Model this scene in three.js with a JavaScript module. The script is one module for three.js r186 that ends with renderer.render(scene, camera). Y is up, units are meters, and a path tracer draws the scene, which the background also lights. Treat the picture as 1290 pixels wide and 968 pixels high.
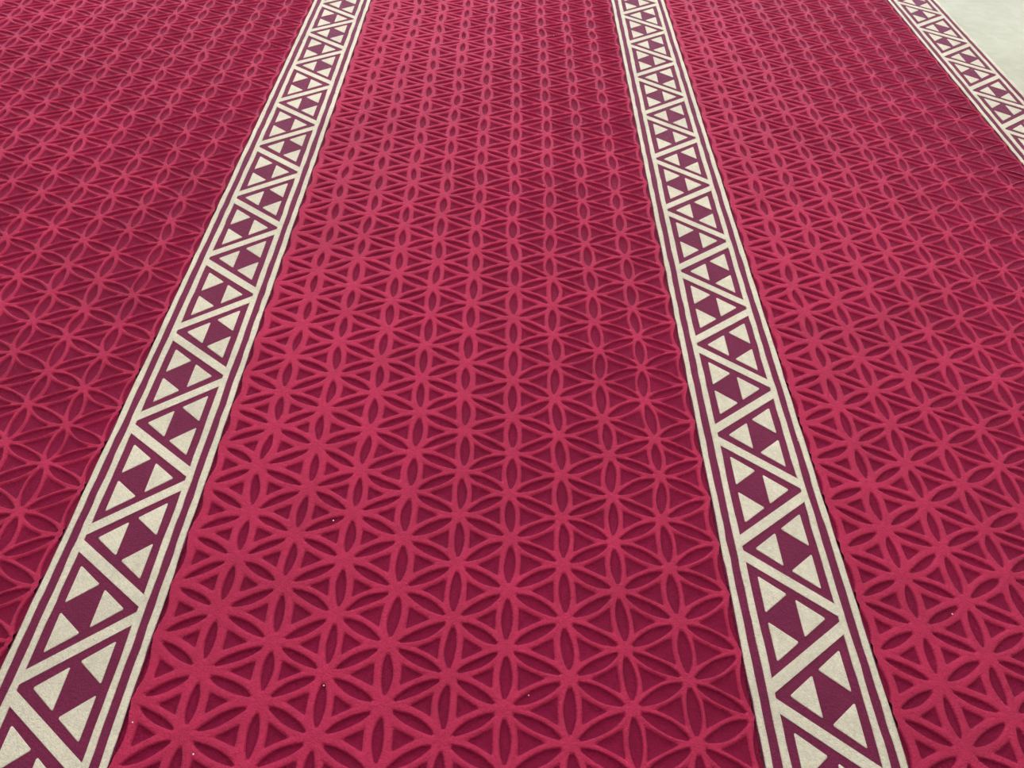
import * as THREE from 'three';
import { mergeGeometries } from 'three/addons/utils/BufferGeometryUtils.js';
import { RectAreaLightUniformsLib } from 'three/addons/lights/RectAreaLightUniformsLib.js';

// ---------------------------------------------------------------- camera, light, exposure
const scene = new THREE.Scene();
const PILE = 0.014;                       // height of the sheared pile above the floor slab
const S = 1.25;                           // metres per unit of the survey (eye height above the pile)
const camera = new THREE.PerspectiveCamera(2 * Math.atan(484 / 960) * 180 / Math.PI, 1290 / 968, 0.05, 60);
{
  const right = new THREE.Vector3(0.999254, 0.037499, -0.009195), up = new THREE.Vector3(-0.032168, 0.676891, -0.73538), fwd = new THREE.Vector3(0.021352, -0.735128, -0.677592);
  camera.position.set(0, S + PILE, 0);
  camera.quaternion.setFromRotationMatrix(new THREE.Matrix4().makeBasis(right, up, fwd.negate()));
}
scene.add(camera);
scene.background = new THREE.Color().setRGB(2.3, 2.75, 3.3);      // bright overcast daylight beyond the windows
const renderer = new THREE.WebGLRenderer({ antialias: true });
renderer.toneMapping = THREE.LinearToneMapping;
renderer.toneMappingExposure = 1.88;
renderer.shadowMap.enabled = true;
RectAreaLightUniformsLib.init();
const ROOM = { x0: -5.2, x1: 5.2, z0: -8.0, z1: 3.0, h: 3.3 };
const LAMP_POWER = 6.2, LAMP_COLOR = new THREE.Color().setRGB(1.0, 0.955, 0.88);
const LAMP_SPOTS = [];
for (const z of [-6.0, -3.5, -1.0]) for (const x of [-2.8, 0, 2.8]) LAMP_SPOTS.push([x, z]);
const WINDOWS = [-3.3, 0, 3.3].map((x) => ({ x0: x - 1.15, x1: x + 1.15, y0: 0.7, y1: 2.8 }));     // in the far wall

// ---------------------------------------------------------------- helpers
function rng(seed) { let a = seed >>> 0; return () => { a = (a + 0x6D2B79F5) >>> 0; let t = Math.imul(a ^ (a >>> 15), 1 | a); t = (t + Math.imul(t ^ (t >>> 7), 61 | t)) ^ t; return ((t ^ (t >>> 14)) >>> 0) / 4294967296; }; }
function hash2(i, j, k) { let h = Math.imul(i | 0, 374761393) + Math.imul(j | 0, 668265263) + Math.imul(k | 0, 1274126177); h = Math.imul(h ^ (h >>> 13), 1274126177); return ((h ^ (h >>> 16)) >>> 0) / 4294967296; }
function vnoise(x, y, k = 0, wrap = 0) {
  const xi = Math.floor(x), yi = Math.floor(y), fx = x - xi, fy = y - yi, u = fx * fx * (3 - 2 * fx), v = fy * fy * (3 - 2 * fy);
  const w = (n) => wrap ? ((n % wrap) + wrap) % wrap : n;
  const a = hash2(w(xi), w(yi), k), b = hash2(w(xi + 1), w(yi), k), c = hash2(w(xi), w(yi + 1), k), d = hash2(w(xi + 1), w(yi + 1), k);
  return (a + (b - a) * u) * (1 - v) + (c + (d - c) * u) * v;     // 0..1
}
function noiseTexture(size, fn, srgb) {
  const data = new Uint8Array(size * size * 4);
  for (let y = 0; y < size; y++) for (let x = 0; x < size; x++) {
    const c = fn(x / size, y / size, x, y), o = 4 * (y * size + x);
    data[o] = 255 * Math.min(1, Math.max(0, c[0])); data[o + 1] = 255 * Math.min(1, Math.max(0, c[1])); data[o + 2] = 255 * Math.min(1, Math.max(0, c[2])); data[o + 3] = 255;
  }
  const t = new THREE.DataTexture(data, size, size);
  t.wrapS = t.wrapT = THREE.RepeatWrapping; t.magFilter = THREE.LinearFilter; t.minFilter = THREE.LinearMipmapLinearFilter; t.generateMipmaps = true;
  if (srgb) t.colorSpace = THREE.SRGBColorSpace;
  t.needsUpdate = true;
  return t;
}
const taken = {};
function numbered(name) { const n = taken[name] = (taken[name] ?? -1) + 1; return n ? `${name}_${String(n).padStart(3, '0')}` : name; }
function add(parent, name, geometry, material) {
  const m = new THREE.Mesh(geometry, material); m.name = name; m.castShadow = m.receiveShadow = true; parent.add(m); return m;
}
// a geometry builder: positions in plan (x, y up, z toward the viewer), uv in metres, tone = dye variation
class Build {
  constructor() { this.p = []; this.u = []; this.c = []; this.i = []; }
  v(x, y, z, t = 1) { this.p.push(x, y, z); this.u.push(x, -z); this.c.push(t, t, t); return this.p.length / 3 - 1; }
  tri(a, b, c) {                                       // always wound to face up (or outward for steep sides)
    const p = this.p, ax = p[3 * a], az = p[3 * a + 2], area = (p[3 * b] - ax) * (p[3 * c + 2] - az) - (p[3 * b + 2] - az) * (p[3 * c] - ax);
    if (area > 0) this.i.push(a, c, b); else this.i.push(a, b, c);
  }
  get empty() { return !this.i.length; }
  geometry() {
    const g = new THREE.BufferGeometry();
    g.setAttribute('position', new THREE.Float32BufferAttribute(this.p, 3)); g.setAttribute('uv', new THREE.Float32BufferAttribute(this.u, 2));
    g.setAttribute('color', new THREE.Float32BufferAttribute(this.c, 3)); g.setIndex(this.i); g.computeVertexNormals();
    return g;
  }
}

// ---------------------------------------------------------------- materials
// woollen pile: tuft-sized speckle in the dye and tuft-sized relief
const pileDye = noiseTexture(1024, (u, v) => {
  const f = vnoise(u * 256, v * 256, 1, 256), m = vnoise(u * 96, v * 96, 2, 96), l = vnoise(u * 12, v * 12, 3, 12), w = vnoise(u * 34, v * 34, 4, 34);
  const t = 0.90 + 0.07 * (f - 0.5) + 0.05 * (m - 0.5) + 0.04 * (l - 0.5) + 0.025 * (w - 0.5);
  return [t, t, t];
}, true);
const pileBump = noiseTexture(1024, (u, v) => {
  const f = vnoise(u * 340, v * 340, 5, 340), m = vnoise(u * 150, v * 150, 6, 150), l = vnoise(u * 40, v * 40, 7, 40);
  const t = 0.5 * f + 0.3 * m + 0.2 * l; return [t, t, t];
});
for (const t of [pileDye, pileBump]) t.repeat.set(1 / 0.55, 1 / 0.55);
function pile(r, g, b, sheen, sheenColor, gloss) {
  const m = new THREE.MeshPhysicalMaterial({ color: new THREE.Color().setRGB(r, g, b), roughness: 0.72, map: pileDye, bumpMap: pileBump, bumpScale: 0.0016, vertexColors: true, specularIntensity: 0.4, sheen, sheenRoughness: 0.55, side: THREE.DoubleSide });
  m.sheenColor.setRGB(...sheenColor); if (gloss) m.specularIntensity = gloss;
  return m;
}
const M = {
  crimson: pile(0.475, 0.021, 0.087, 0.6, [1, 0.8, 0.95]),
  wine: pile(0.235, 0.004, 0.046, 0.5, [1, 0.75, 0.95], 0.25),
  maroon: pile(0.18, 0.013, 0.064, 0.6, [1, 0.8, 1]),
  cream: pile(0.745, 0.71, 0.58, 0.5, [1, 1, 1]),
  backing: new THREE.MeshStandardMaterial({ color: new THREE.Color().setRGB(0.12, 0.02, 0.04), roughness: 1 }),
  plaster: new THREE.MeshStandardMaterial({ color: new THREE.Color().setRGB(0.78, 0.77, 0.74), roughness: 0.95 }),
  lint: new THREE.MeshStandardMaterial({ color: new THREE.Color().setRGB(0.85, 0.84, 0.82), roughness: 1 }),
};
const stone = noiseTexture(1024, (u, v) => {
  const a = vnoise(u * 5, v * 14, 21, 70), b = vnoise(u * 17, v * 30, 22, 510), c = vnoise(u * 90, v * 90, 23, 90), d = vnoise(u * 300, v * 300, 24, 300);
  const wrapA = vnoise(u * 6, v * 12, 25, 12), t = 0.90 + 0.07 * (wrapA - 0.5) + 0.04 * (c - 0.5) + 0.02 * (d - 0.5) + 0 * (a + b);
  return [t, t + 0.004 * wrapA, t - 0.03 + 0.02 * (c - 0.5)];
}, true);
stone.repeat.set(1 / 2.2, 1 / 2.2);
M.stone = new THREE.MeshPhysicalMaterial({ color: new THREE.Color().setRGB(0.575, 0.585, 0.52), roughness: 0.6, map: stone });

// ---------------------------------------------------------------- the room
function slab(name, x0, x1, y0, y1, z0, z1, material) {
  const g = new THREE.BoxGeometry(x1 - x0, y1 - y0, z1 - z0); g.translate((x0 + x1) / 2, (y0 + y1) / 2, (z0 + z1) / 2);
  const p = g.attributes.position, uv = g.attributes.uv;
  for (let i = 0; i < p.count; i++) uv.setXY(i, p.getX(i) + p.getY(i), -p.getZ(i) + p.getY(i));
  const m = add(scene, name, g, material); m.userData.kind = 'structure'; return m;
}
{
  const R = ROOM, t = 0.2, f = slab('floor', R.x0 - t, R.x1 + t, -0.2, 0, R.z0 - t, R.z1 + t, M.stone);
  f.userData.label = 'pale cream mottled stone floor beside the carpet'; f.userData.category = 'floor';
  const named = (o, label, category) => Object.assign(o.userData, { label, category });
  named(slab('ceiling', R.x0 - t, R.x1 + t, R.h, R.h + t, R.z0 - t, R.z1 + t, M.plaster), 'white plaster ceiling of the prayer hall', 'ceiling');
  named(slab('wall_left', R.x0 - t, R.x0, 0, R.h, R.z0, R.z1, M.plaster), 'white plaster wall to the left of the carpet', 'wall');
  named(slab('wall_right', R.x1, R.x1 + t, 0, R.h, R.z0, R.z1, M.plaster), 'white plaster wall beyond the stone floor', 'wall');
  const P = (a) => a.map(([x, y]) => new THREE.Vector2(x, y)), back = new THREE.Shape(P([[R.x0 - t, 0], [R.x1 + t, 0], [R.x1 + t, R.h], [R.x0 - t, R.h]]));
  for (const w of WINDOWS) back.holes.push(new THREE.Path(P([[w.x0, w.y0], [w.x0, w.y1], [w.x1, w.y1], [w.x1, w.y0]])));
  const wb = add(scene, 'wall_back', new THREE.ExtrudeGeometry(back, { depth: t, bevelEnabled: false }).translate(0, 0, R.z0 - t), M.plaster);
  wb.userData.kind = 'structure'; named(wb, 'white plaster wall at the far end of the rows', 'wall');
  const glass = new THREE.MeshPhysicalMaterial({ color: 0xffffff, transmission: 1, thickness: 0, roughness: 0, ior: 1.5 }), paint = new THREE.MeshStandardMaterial({ color: 0xe4e4e0, roughness: 0.5 });
  WINDOWS.forEach((w, n) => {
    const g = new THREE.Group(); g.name = `window_${n + 1}`; g.position.set((w.x0 + w.x1) / 2, w.y0, R.z0 - 0.1); scene.add(g);
    g.userData = { kind: 'structure', label: 'white framed window in the far wall of the hall', category: 'window' };
    const W = w.x1 - w.x0, H = w.y1 - w.y0, f = new THREE.Shape(P([[-W / 2, 0], [W / 2, 0], [W / 2, H], [-W / 2, H]]));
    for (const s of [-1, 1]) { const a = s < 0 ? -W / 2 + 0.06 : 0.03, b = s < 0 ? -0.03 : W / 2 - 0.06; f.holes.push(new THREE.Path(P([[a, 0.06], [a, H - 0.06], [b, H - 0.06], [b, 0.06]]))); 
      add(g, 'pane', new THREE.PlaneGeometry(b - a, H - 0.12).translate((a + b) / 2, H / 2, 0), glass); }
    add(g, 'frame', new THREE.ExtrudeGeometry(f, { depth: 0.06, bevelEnabled: false }).translate(0, 0, -0.03), paint);
  });
  named(slab('wall_front', R.x0 - t, R.x1 + t, 0, R.h, R.z1, R.z1 + t, M.plaster), 'white plaster wall behind the viewer', 'wall');
}
// ceiling panels, each a frame, a glowing diffuser and the light it gives
{
  const frameG = (() => {
    const s = new THREE.Shape([[-0.62, -0.32], [0.62, -0.32], [0.62, 0.32], [-0.62, 0.32]].map(([x, y]) => new THREE.Vector2(x, y)));
    s.holes.push(new THREE.Path([[-0.595, -0.295], [-0.595, 0.295], [0.595, 0.295], [0.595, -0.295]].map(([x, y]) => new THREE.Vector2(x, y))));
    return new THREE.ExtrudeGeometry(s, { depth: 0.03, bevelEnabled: false }).rotateX(Math.PI / 2);
  })();
  const glassG = new THREE.BoxGeometry(1.19, 0.008, 0.59).translate(0, -0.012, 0);
  const white = new THREE.MeshStandardMaterial({ color: 0xe8e8e6, roughness: 0.5 });
  const glow = new THREE.MeshStandardMaterial({ color: 0xffffff, emissive: LAMP_COLOR, emissiveIntensity: 1.5, roughness: 0.8 });
  for (const [x, z] of LAMP_SPOTS) {
    const g = new THREE.Group(); g.name = numbered('ceiling_light'); g.position.set(x, ROOM.h, z); scene.add(g);
    g.userData = { label: 'oblong white ceiling light panel over the prayer hall', category: 'ceiling light', group: 'ceiling light panels' };
    add(g, 'frame', frameG, white); add(g, 'diffuser', glassG, glow);
    const l = new THREE.RectAreaLight(LAMP_COLOR, LAMP_POWER, 1.18, 0.58); l.position.set(0, -0.035, 0); l.rotation.x = -Math.PI / 2; l.castShadow = true; g.add(l);
  }
}

// ---------------------------------------------------------------- the carpet
const STEP = 0.082227 * S;                                   // node spacing along a row of flowers
const COLUMN = STEP * Math.sqrt(3) / 2 * 1.118388;           // spacing of the columns of nodes
const ZNEAR = 0.45, ZFAR = -5.3;                             // carpet ends, behind the viewer's feet and beyond the frame
const carpet = new THREE.Group(); carpet.name = 'prayer_carpet'; scene.add(carpet);
carpet.userData = { label: 'crimson carved-pile prayer carpet with cream and maroon triangle bands', category: 'carpet' };

// projection, to rank pieces by how large they show
camera.updateMatrixWorld(true); camera.updateProjectionMatrix();
const viewProj = new THREE.Matrix4().multiplyMatrices(camera.projectionMatrix, camera.matrixWorldInverse);
function shown(x, z, margin = 1.0) {                          // 0 when out of frame, else nearness
  const v = new THREE.Vector4(x, PILE, z, 1).applyMatrix4(viewProj);
  return v.w > 0 && Math.abs(v.x) < margin * v.w && Math.abs(v.y) < margin * v.w ? 1 / v.w : 0;
}
const tone = (x, z) => 0.90 + 0.10 * vnoise(x * 2.3 + 40, z * 2.3 + 40, 31) + 0.12 * vnoise(x * 9 + 9, z * 9 + 9, 32);

const LATTICE_TOP = PILE, HOLLOW = 0.0068;
const hollows = { petal_hollow: [], triangle_hollow: [] };     // [size shown, Build, field]
const fields = [];

function makeField(spec) {
  const { x0, z0, c0, c1, thick, thin, seed } = spec, lattice = new Build(), me = { spec, lattice, rest: new Build() };
  fields.push(me);
  const xl = x0 + c0 * COLUMN, xr = x0 + c1 * COLUMN;
  // lattice plan (units of STEP) to the floor, slightly uneven as carved by hand; x stays put along the straight edges
  const place = (px, pz) => {
    const X = x0 + px * COLUMN / (Math.sqrt(3) / 2), Z = -(z0 + pz * STEP), e = Math.min(1, Math.max(0, Math.min(X - xl, xr - X) / COLUMN));
    const wx = (vnoise(px * 0.9 + 50, pz * 0.9 + 50, seed) - 0.5) * 0.010 + (vnoise(px * 2.3 + 50, pz * 2.3 + 50, seed + 1) - 0.5) * 0.005;
    const wz = (vnoise(px * 0.9 + 50, pz * 0.9 + 50, seed + 2) - 0.5) * 0.010 + (vnoise(px * 2.3 + 50, pz * 2.3 + 50, seed + 3) - 0.5) * 0.005;
    return [X + wx * e, Z + wz];
  };
  const ridge = (cx, cz) => {                                  // half width of the ridges, broad at one edge of the row and slender at the other
    const X = x0 + cx * COLUMN / (Math.sqrt(3) / 2), t = Math.min(1, Math.max(0, (X - xl) / (xr - xl)));
    return thick + (thin - thick) * t + 0.010 * (vnoise(cx * 0.55 + 90, cz * 0.55 + 90, seed + 4) - 0.5);
  };
  // loopAt(d) gives the outline of the hole when every side is drawn in by d
  function cell(loopAt, cx, cz, name, close) {
    const d = ridge(cx, cz) * (name === 'petal_hollow' ? 1 : 0.92) + 0.010 * (hash2(Math.round(cx * 97), Math.round(cz * 97), seed + 5) - 0.5);
    const low = 1 - spec.shallow * Math.min(1, Math.max(0, (x0 + cx * COLUMN / (Math.sqrt(3) / 2) - xl) / (xr - xl))), floorY = LATTICE_TOP - (LATTICE_TOP - HOLLOW) * low;    // carved shallower toward the slender edge
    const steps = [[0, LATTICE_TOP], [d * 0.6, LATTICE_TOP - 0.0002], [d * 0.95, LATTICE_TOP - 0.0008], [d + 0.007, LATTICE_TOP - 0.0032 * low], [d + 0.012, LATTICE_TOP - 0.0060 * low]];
    const loops = [];
    for (const [k, y] of steps) {
      const L = loopAt(k); if (!L) { if (!loops.length) return; break; }
      loops.push(L.map(([px, pz]) => { const [X, Z] = place(px, pz); return lattice.v(X, y, Z, tone(X, Z)); }));
    }
    for (let r = 0; r + 1 < loops.length; r++) {
      const A = loops[r], B = loops[r + 1], n = A.length;
      for (let i = 0; i < (close === true ? n : close); i++) { const j = (i + 1) % n; lattice.tri(A[i], A[j], B[j]); lattice.tri(A[i], B[j], B[i]); }
    }
    if (loops.length < steps.length) {                          // too narrow for a hollow: close it as a crease
      const L = loops[loops.length - 1]; for (let i = 1; i + 1 < L.length; i++) lattice.tri(L[0], L[i], L[i + 1]);
      return;
    }
    // the low pile in the hollow: a small cushion
    const b = new Build(), out = loopAt(d + 0.006), inn = loopAt(d + 0.030) ?? null;
    const put = (L, y, s = 1) => { const m = L.reduce((a, q) => [a[0] + q[0] / L.length, a[1] + q[1] / L.length], [0, 0]);
      return L.map(([px, pz]) => { const [X, Z] = place(m[0] + (px - m[0]) * s, m[1] + (pz - m[1]) * s); return b.v(X, y, Z, tone(X, Z)); }); };
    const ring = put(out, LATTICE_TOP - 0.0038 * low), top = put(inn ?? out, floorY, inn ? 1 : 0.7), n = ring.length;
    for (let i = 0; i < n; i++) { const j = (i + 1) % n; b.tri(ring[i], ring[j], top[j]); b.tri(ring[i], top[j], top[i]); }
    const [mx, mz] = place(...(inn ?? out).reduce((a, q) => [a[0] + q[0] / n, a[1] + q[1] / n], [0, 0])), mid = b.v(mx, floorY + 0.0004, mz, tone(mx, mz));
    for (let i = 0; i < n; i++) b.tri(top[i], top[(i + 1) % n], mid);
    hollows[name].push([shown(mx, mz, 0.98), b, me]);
  }
  const H = Math.sqrt(3) / 2, NP = 8, NT = 7;
  // petal between nodes A and B; side = 0 whole, -1 / +1 only the half to the left / right of a row's straight edge
  function petal(ax, az, bx, bz, side) {
    const mx = (ax + bx) / 2, mz = (az + bz) / 2, ux = bx - ax, uz = bz - az, nx = -uz, nz = ux;         // n points to one side
    const arc = (sgn, d) => {
      const r = 1 - d, L2 = r * r - 0.75; if (L2 <= 0.006) return null;
      const cx = mx - sgn * nx * H, cz = mz - sgn * nz * H, th = Math.asin(Math.sqrt(L2) / r) * (d > 0 ? 0.86 : 1), o = [];
      for (let i = 0; i <= NP; i++) { const t = -th + 2 * th * i / NP, f = r * Math.cos(t), g = r * Math.sin(t); o.push([cx + sgn * nx * f + ux * g, cz + sgn * nz * f + uz * g]); }
      return o;
    };
    if (!side) return cell((d) => { const p = arc(1, d), q = arc(-1, d); return p && q ? [...p, ...q.reverse()] : null; }, mx, mz, 'petal_hollow', true);
    const sgn = Math.sign(nx * side) || 1;
    cell((d) => { const p = arc(sgn, d); if (!p) return null; const q = []; for (let i = NP - 1; i > 0; i--) q.push([mx + (p[i][0] - mx) * 0 + (ux * ((i / NP) - 0.5)) * 2 * Math.hypot(p[NP][0] - mx, p[NP][1] - mz), mz + (uz * ((i / NP) - 0.5)) * 2 * Math.hypot(p[NP][0] - mx, p[NP][1] - mz)]); return [...p, ...q]; }, mx + side * 0.05, mz, 'petal_hollow', NP);
  }
  function triangle(a, b, c) {
    const N = [a, b, c], gx = (a[0] + b[0] + c[0]) / 3, gz = (a[1] + b[1] + c[1]) / 3;
    cell((d) => {
      const r = 1 + d; if (r > 1.13) return null;
      const o = [];
      for (let k = 0; k < 3; k++) {
        const A = N[k], B = N[(k + 1) % 3], C = N[(k + 2) % 3], D = [A[0] + B[0] - C[0], A[1] + B[1] - C[1]];
        const corner = (V) => { const l = Math.hypot(gx - V[0], gz - V[1]), e = Math.sqrt(Math.max(0, r * r - 1)) * (d > 0 ? 1.17 : 1); return [V[0] + (gx - V[0]) / l * e, V[1] + (gz - V[1]) / l * e]; };
        const P = corner(A), Q = corner(B);
        let t0 = Math.atan2(P[1] - D[1], P[0] - D[0]), t1 = Math.atan2(Q[1] - D[1], Q[0] - D[0]); if (t1 - t0 > Math.PI) t1 -= 2 * Math.PI; if (t0 - t1 > Math.PI) t1 += 2 * Math.PI;
        for (let i = 0; i < NT; i++) { const t = t0 + (t1 - t0) * i / NT; if (!i) o.push(P); else { const f = i / NT, m = d > 0 ? 0.55 : 0; o.push([(D[0] + r * Math.cos(t)) * (1 - m) + (P[0] + (Q[0] - P[0]) * f) * m, (D[1] + r * Math.sin(t)) * (1 - m) + (P[1] + (Q[1] - P[1]) * f) * m]); } }
      }
      return o;
    }, gx, gz, 'triangle_hollow', true);
  }
  const q0 = Math.floor((-ZNEAR - z0) / (STEP / 2)), q1 = Math.ceil((-ZFAR - z0) / (STEP / 2));
  for (let p = c0; p <= c1; p++) for (let q = q0; q <= q1; q++) {
    if ((p + q) & 1) continue;
    const A = [p * H, q / 2], U = [p * H, q / 2 + 1], R1 = [(p + 1) * H, q / 2 + 0.5], R0 = [(p + 1) * H, q / 2 - 0.5];
    petal(...A, ...U, p === c0 ? 1 : p === c1 ? -1 : 0);
    if (p < c1) { petal(...A, ...R1, 0); petal(...A, ...R0, 0); triangle(A, U, R1); triangle(A, R1, R0); }
  }
}
makeField({ x0: -0.710211 * S, z0: 0.714917 * S, c0: -19, c1: 1, thick: 0.036, thin: 0.026, shallow: 0.12, seed: 100 });
makeField({ x0: 0.028584 * S, z0: 0.355466 * S, c0: -6, c1: 4, thick: 0.056, thin: 0.026, shallow: 0.1, seed: 200 });
makeField({ x0: 0.609602 * S, z0: 0.399111 * S, c0: -1, c1: 9, thick: 0.054, thin: 0.013, shallow: 0.4, seed: 300 });

// backing under the whole carpet
const EDGE_L = (-0.710211 * S) - 19 * COLUMN, BAND = 0.1815 * S;
const bandX = [-0.710211 * S + COLUMN, 0.028584 * S + 4 * COLUMN, 0.609602 * S + 9 * COLUMN];
const bandW = [0.028584 * S - 6 * COLUMN - bandX[0], 0.609602 * S - COLUMN - bandX[1], BAND];
const EDGE_R = bandX[2] + bandW[2];
{
  const g = new THREE.BoxGeometry(EDGE_R - EDGE_L, 0.0045, ZNEAR - ZFAR + 0.1); g.translate((EDGE_L + EDGE_R) / 2, 0.00225, (ZNEAR + ZFAR) / 2);
  add(carpet, 'backing', g, M.backing);
}
// fields, with the hollows that show largest as pieces of their own
const fieldLabels = ['crimson lattice pile of the row outside both bands', 'crimson lattice pile of the row between two cream bands', 'crimson lattice pile of the row beside the stone floor'];
fields.forEach((f, i) => { f.mesh = add(carpet, 'field', f.lattice.geometry(), M.crimson); f.mesh.userData.label = fieldLabels[i]; });
for (const [name, list] of Object.entries(hollows)) {
  list.sort((a, b) => b[0] - a[0]);
  list.forEach(([size, b, f], i) => {
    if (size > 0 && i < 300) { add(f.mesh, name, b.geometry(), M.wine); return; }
    const o = f.rest.p.length / 3; f.rest.p.push(...b.p); f.rest.u.push(...b.u); f.rest.c.push(...b.c); for (const k of b.i) f.rest.i.push(k + o);
  });
}
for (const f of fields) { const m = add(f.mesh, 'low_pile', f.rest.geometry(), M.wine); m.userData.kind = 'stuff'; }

// bands: maroon pile with cream stripes, zigzag bars and small triangles standing slightly proud
const GROUND = PILE - 0.0018, PROUD = PILE - 0.0003;
function pad(poly, y0, y1, round) {                              // convex outline to a cushion with rounded shoulders
  const b = new Build(), n = poly.length, m = poly.reduce((a, q) => [a[0] + q[0] / n, a[1] + q[1] / n], [0, 0]);
  const pts = [];                                              // soften the corners
  for (let i = 0; i < n; i++) {
    const P = poly[(i + n - 1) % n], Q = poly[i], R = poly[(i + 1) % n], lp = Math.hypot(P[0] - Q[0], P[1] - Q[1]), lr = Math.hypot(R[0] - Q[0], R[1] - Q[1]), c = Math.min(0.0028, lp / 4, lr / 4);
    pts.push([Q[0] + (P[0] - Q[0]) / lp * c, Q[1] + (P[1] - Q[1]) / lp * c], [Q[0] + (R[0] - Q[0]) / lr * c, Q[1] + (R[1] - Q[1]) / lr * c]);
  }
  const inset = (d) => pts.map(([x, z]) => { const l = Math.hypot(m[0] - x, m[1] - z), k = Math.min(0.4, d / l); return [x + (m[0] - x) * k, z + (m[1] - z) * k]; });
  const ring = (L, y) => L.map(([x, z]) => b.v(x, y, z, tone(x, z)));
  const loops = [ring(pts, y0), ring(inset(0.0004), y1 - round), ring(inset(round * 1.3), y1 - round * 0.25), ring(inset(round * 3), y1)], k = pts.length;
  for (let r = 0; r < 3; r++) for (let i = 0; i < k; i++) { const j = (i + 1) % k; b.tri(loops[r][i], loops[r][j], loops[r + 1][j]); b.tri(loops[r][i], loops[r + 1][j], loops[r + 1][i]); }
  const mid = b.v(m[0], y1, m[1], tone(...m)); for (let i = 0; i < k; i++) b.tri(loops[3][i], loops[3][(i + 1) % k], mid);
  return b;
}
function stripe(x0, x1, z0, z1, y0, y1, round, seed) {            // a long cushion whose edges waver a little
  const b = new Build(), n = Math.ceil(Math.abs(z1 - z0) / 0.02), rows = [];
  for (let i = 0; i <= n; i++) {
    const z = z0 + (z1 - z0) * i / n, w0 = (vnoise(z * 30 + 70, 3, seed) - 0.5) * 0.0022, w1 = (vnoise(z * 30 + 70, 9, seed) - 0.5) * 0.0022, a = x0 + w0, c = x1 + w1;
    rows.push([[a, y0], [a + 0.0003, y1 - round], [a + round * 1.3, y1 - round * 0.25], [a + round * 3, y1], [c - round * 3, y1], [c - round * 1.3, y1 - round * 0.25], [c - 0.0003, y1 - round], [c, y0]].map(([x, y]) => b.v(x, y, z, tone(x, z))));
  }
  for (let i = 0; i < n; i++) for (let k = 0; k < 7; k++) { b.tri(rows[i][k], rows[i + 1][k], rows[i + 1][k + 1]); b.tri(rows[i][k], rows[i + 1][k + 1], rows[i][k + 1]); }
  return b;
}
const PERIOD = 0.2200 * S, phases = [0.3680 * S, 0.3805 * S, 2.3622 * S];
const bandLabels = ['cream and maroon triangle band between the outer row and the middle row', 'cream and maroon triangle band between the two narrower rows', 'cream and maroon triangle band along the stone floor'];
const bandPieces = [];
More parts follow.
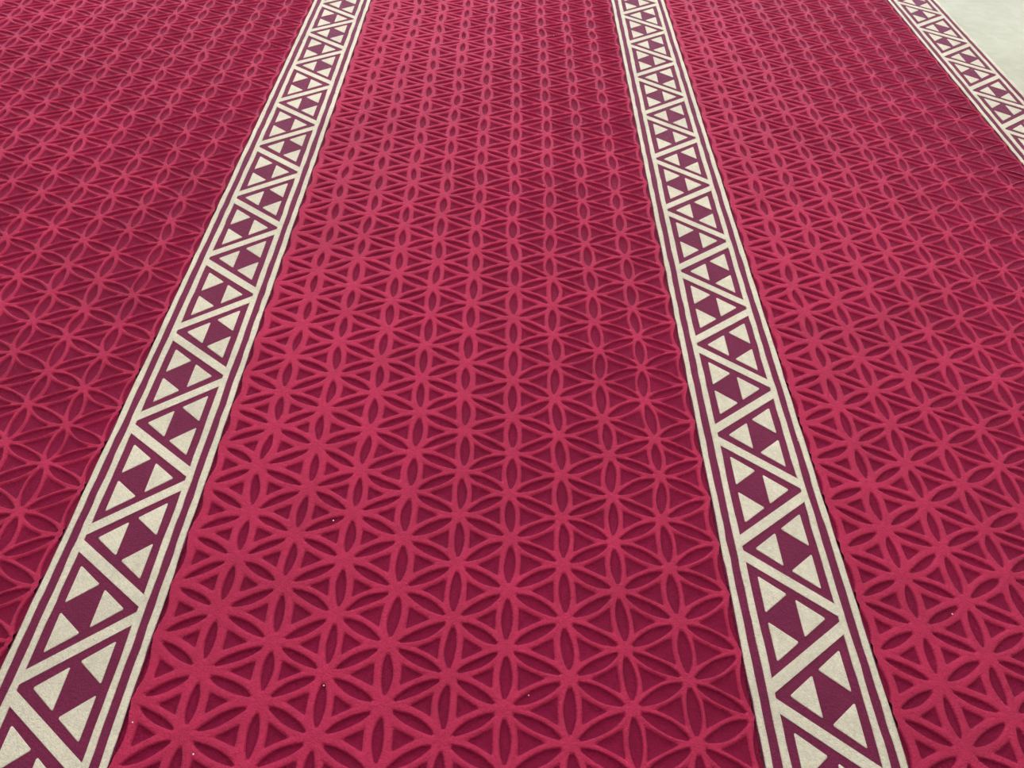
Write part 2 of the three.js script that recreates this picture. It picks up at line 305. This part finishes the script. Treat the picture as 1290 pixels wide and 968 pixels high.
bandX.forEach((X, n) => {
  const W = bandW[n], k = W / (0.1815 * S), u = (v) => X + v * S * k;     // v: survey offset across the band
  const ground = add(carpet, 'border', stripe(X, X + W, ZNEAR, ZFAR, 0.001, GROUND, 0.0008, 400 + n).geometry(), M.maroon);
  ground.userData.label = bandLabels[n];
  [[0.0012, 0.0114], [0.0228, 0.0338], [0.1478, 0.1587], [0.1697, 0.1803]].forEach(([a, b], i) => add(ground, 'cream_stripe', stripe(u(a), u(b), ZNEAR, ZFAR, 0.004, PROUD, 0.0011, 420 + 10 * n + i).geometry(), M.cream));
  const h0 = 0.0340, hw = 0.1135, P = PERIOD, half = 0.0905 * S, ap = 0.0016;
  const i0 = Math.floor((-ZNEAR - phases[n]) / P), i1 = Math.ceil((-ZFAR - phases[n]) / P);
  const clip = (z) => Math.min(ZNEAR, Math.max(ZFAR, z));
  const piece = (name, poly) => { const q = poly.map(([x, z]) => [x, clip(z)]); if (q.every((e) => e[1] >= ZNEAR) || q.every((e) => e[1] <= ZFAR)) return;
    const m = q.reduce((a, e) => [a[0] + e[0] / q.length, a[1] + e[1] / q.length], [0, 0]); if (Math.abs(m[1] - ZNEAR) < 0.12 || Math.abs(m[1] - ZFAR) < 0.12) return;
    bandPieces.push([shown(m[0], m[1], 1.05), name, pad(q, 0.004, PROUD - 0.0002, 0.0011), ground]); };
  for (let i = i0; i <= i1; i++) {
    const zA = phases[n] + i * P;                               // apex of a triangle that points to the left
    const xl = u(h0 - 0.0055), xr = u(h0 + hw + 0.0055), g = P / 2 - half;
    piece('cream_bar', [[xl, -zA], [xl, -(zA + g)], [xr, -(zA + P / 2)], [xr, -(zA + half)]]);
    piece('cream_bar', [[xr, -(zA + P / 2)], [xr, -(zA + P / 2 + g)], [xl, -(zA + P)], [xl, -(zA + P / 2 + half)]]);
    for (const s of [1, -1]) {                                  // the triangle pointing left, then the one pointing right
      const zc = s > 0 ? zA : zA + P / 2, at = (x, z) => [u(s > 0 ? h0 + ap + x : h0 + hw - ap - x), -(zc + z * S)];
      piece('cream_triangle', [at(0.0160, 0), at(0.0535, 0.0290), at(0.0535, -0.0290)]);
      for (const t of [1, -1]) piece('cream_triangle', [at(0.0625, t * 0.0360), at(0.1000, t * 0.0650), at(0.1005, t * 0.0062)]);
    }
  }
});
{
  const count = {}, rest = new Map(); bandPieces.sort((a, b) => b[0] - a[0]);
  for (const [size, name, b, ground] of bandPieces) {
    count[name] = (count[name] ?? 0) + 1;
    if (size > 0 && count[name] <= 300) { add(ground, name, b.geometry(), M.cream); continue; }
    if (!rest.has(ground)) rest.set(ground, new Build());
    const r = rest.get(ground), o = r.p.length / 3; r.p.push(...b.p); r.u.push(...b.u); r.c.push(...b.c); for (const q of b.i) r.i.push(q + o);
  }
  for (const [ground, r] of rest) { const m = add(ground, 'cream_pile', r.geometry(), M.cream); m.userData.kind = 'stuff'; }
}

// ---------------------------------------------------------------- lint
const ray = new THREE.Raycaster();
function onPile(px, py) {                                       // the spot on the pile seen at a point of the photograph
  ray.setFromCamera(new THREE.Vector2(px / 645 - 1, 1 - py / 484), camera);
  const o = ray.ray.origin, d = ray.ray.direction, t = (PILE - o.y) / d.y; return [o.x + d.x * t, o.z + d.z * t];
}
const lintSpots = [[420, 656, 1.2], [408, 864, 1], [243.7, 950.5, 1.1], [167, 910.6, 0.9], [1199.6, 774, 1.2], [666, 876.5, 0.8], [697.6, 45, 1.1], [1005, 555, 0.8]];
lintSpots.forEach(([px, py, k], n) => {
  const R = rng(900 + n), g = new THREE.IcosahedronGeometry(0.0010 * k, 1), p = g.attributes.position;
  for (let i = 0; i < p.count; i++) { const s = 0.75 + 0.5 * hash2(Math.round(p.getX(i) * 1e5), Math.round(p.getY(i) * 1e5) + 7 * n, Math.round(p.getZ(i) * 1e5)); p.setXYZ(i, p.getX(i) * s * 1.3, p.getY(i) * s * 0.7, p.getZ(i) * s); }
  g.rotateY(R() * 6); g.computeVertexNormals();
  const [x, z] = onPile(px, py), m = add(scene, numbered('lint_speck'), g, M.lint); m.position.set(x, PILE + 0.0004, z);
  m.userData = { label: 'tiny white lint speck lying on the crimson pile', category: 'lint', group: 'lint specks on the carpet' };
});
renderer.render(scene, camera);
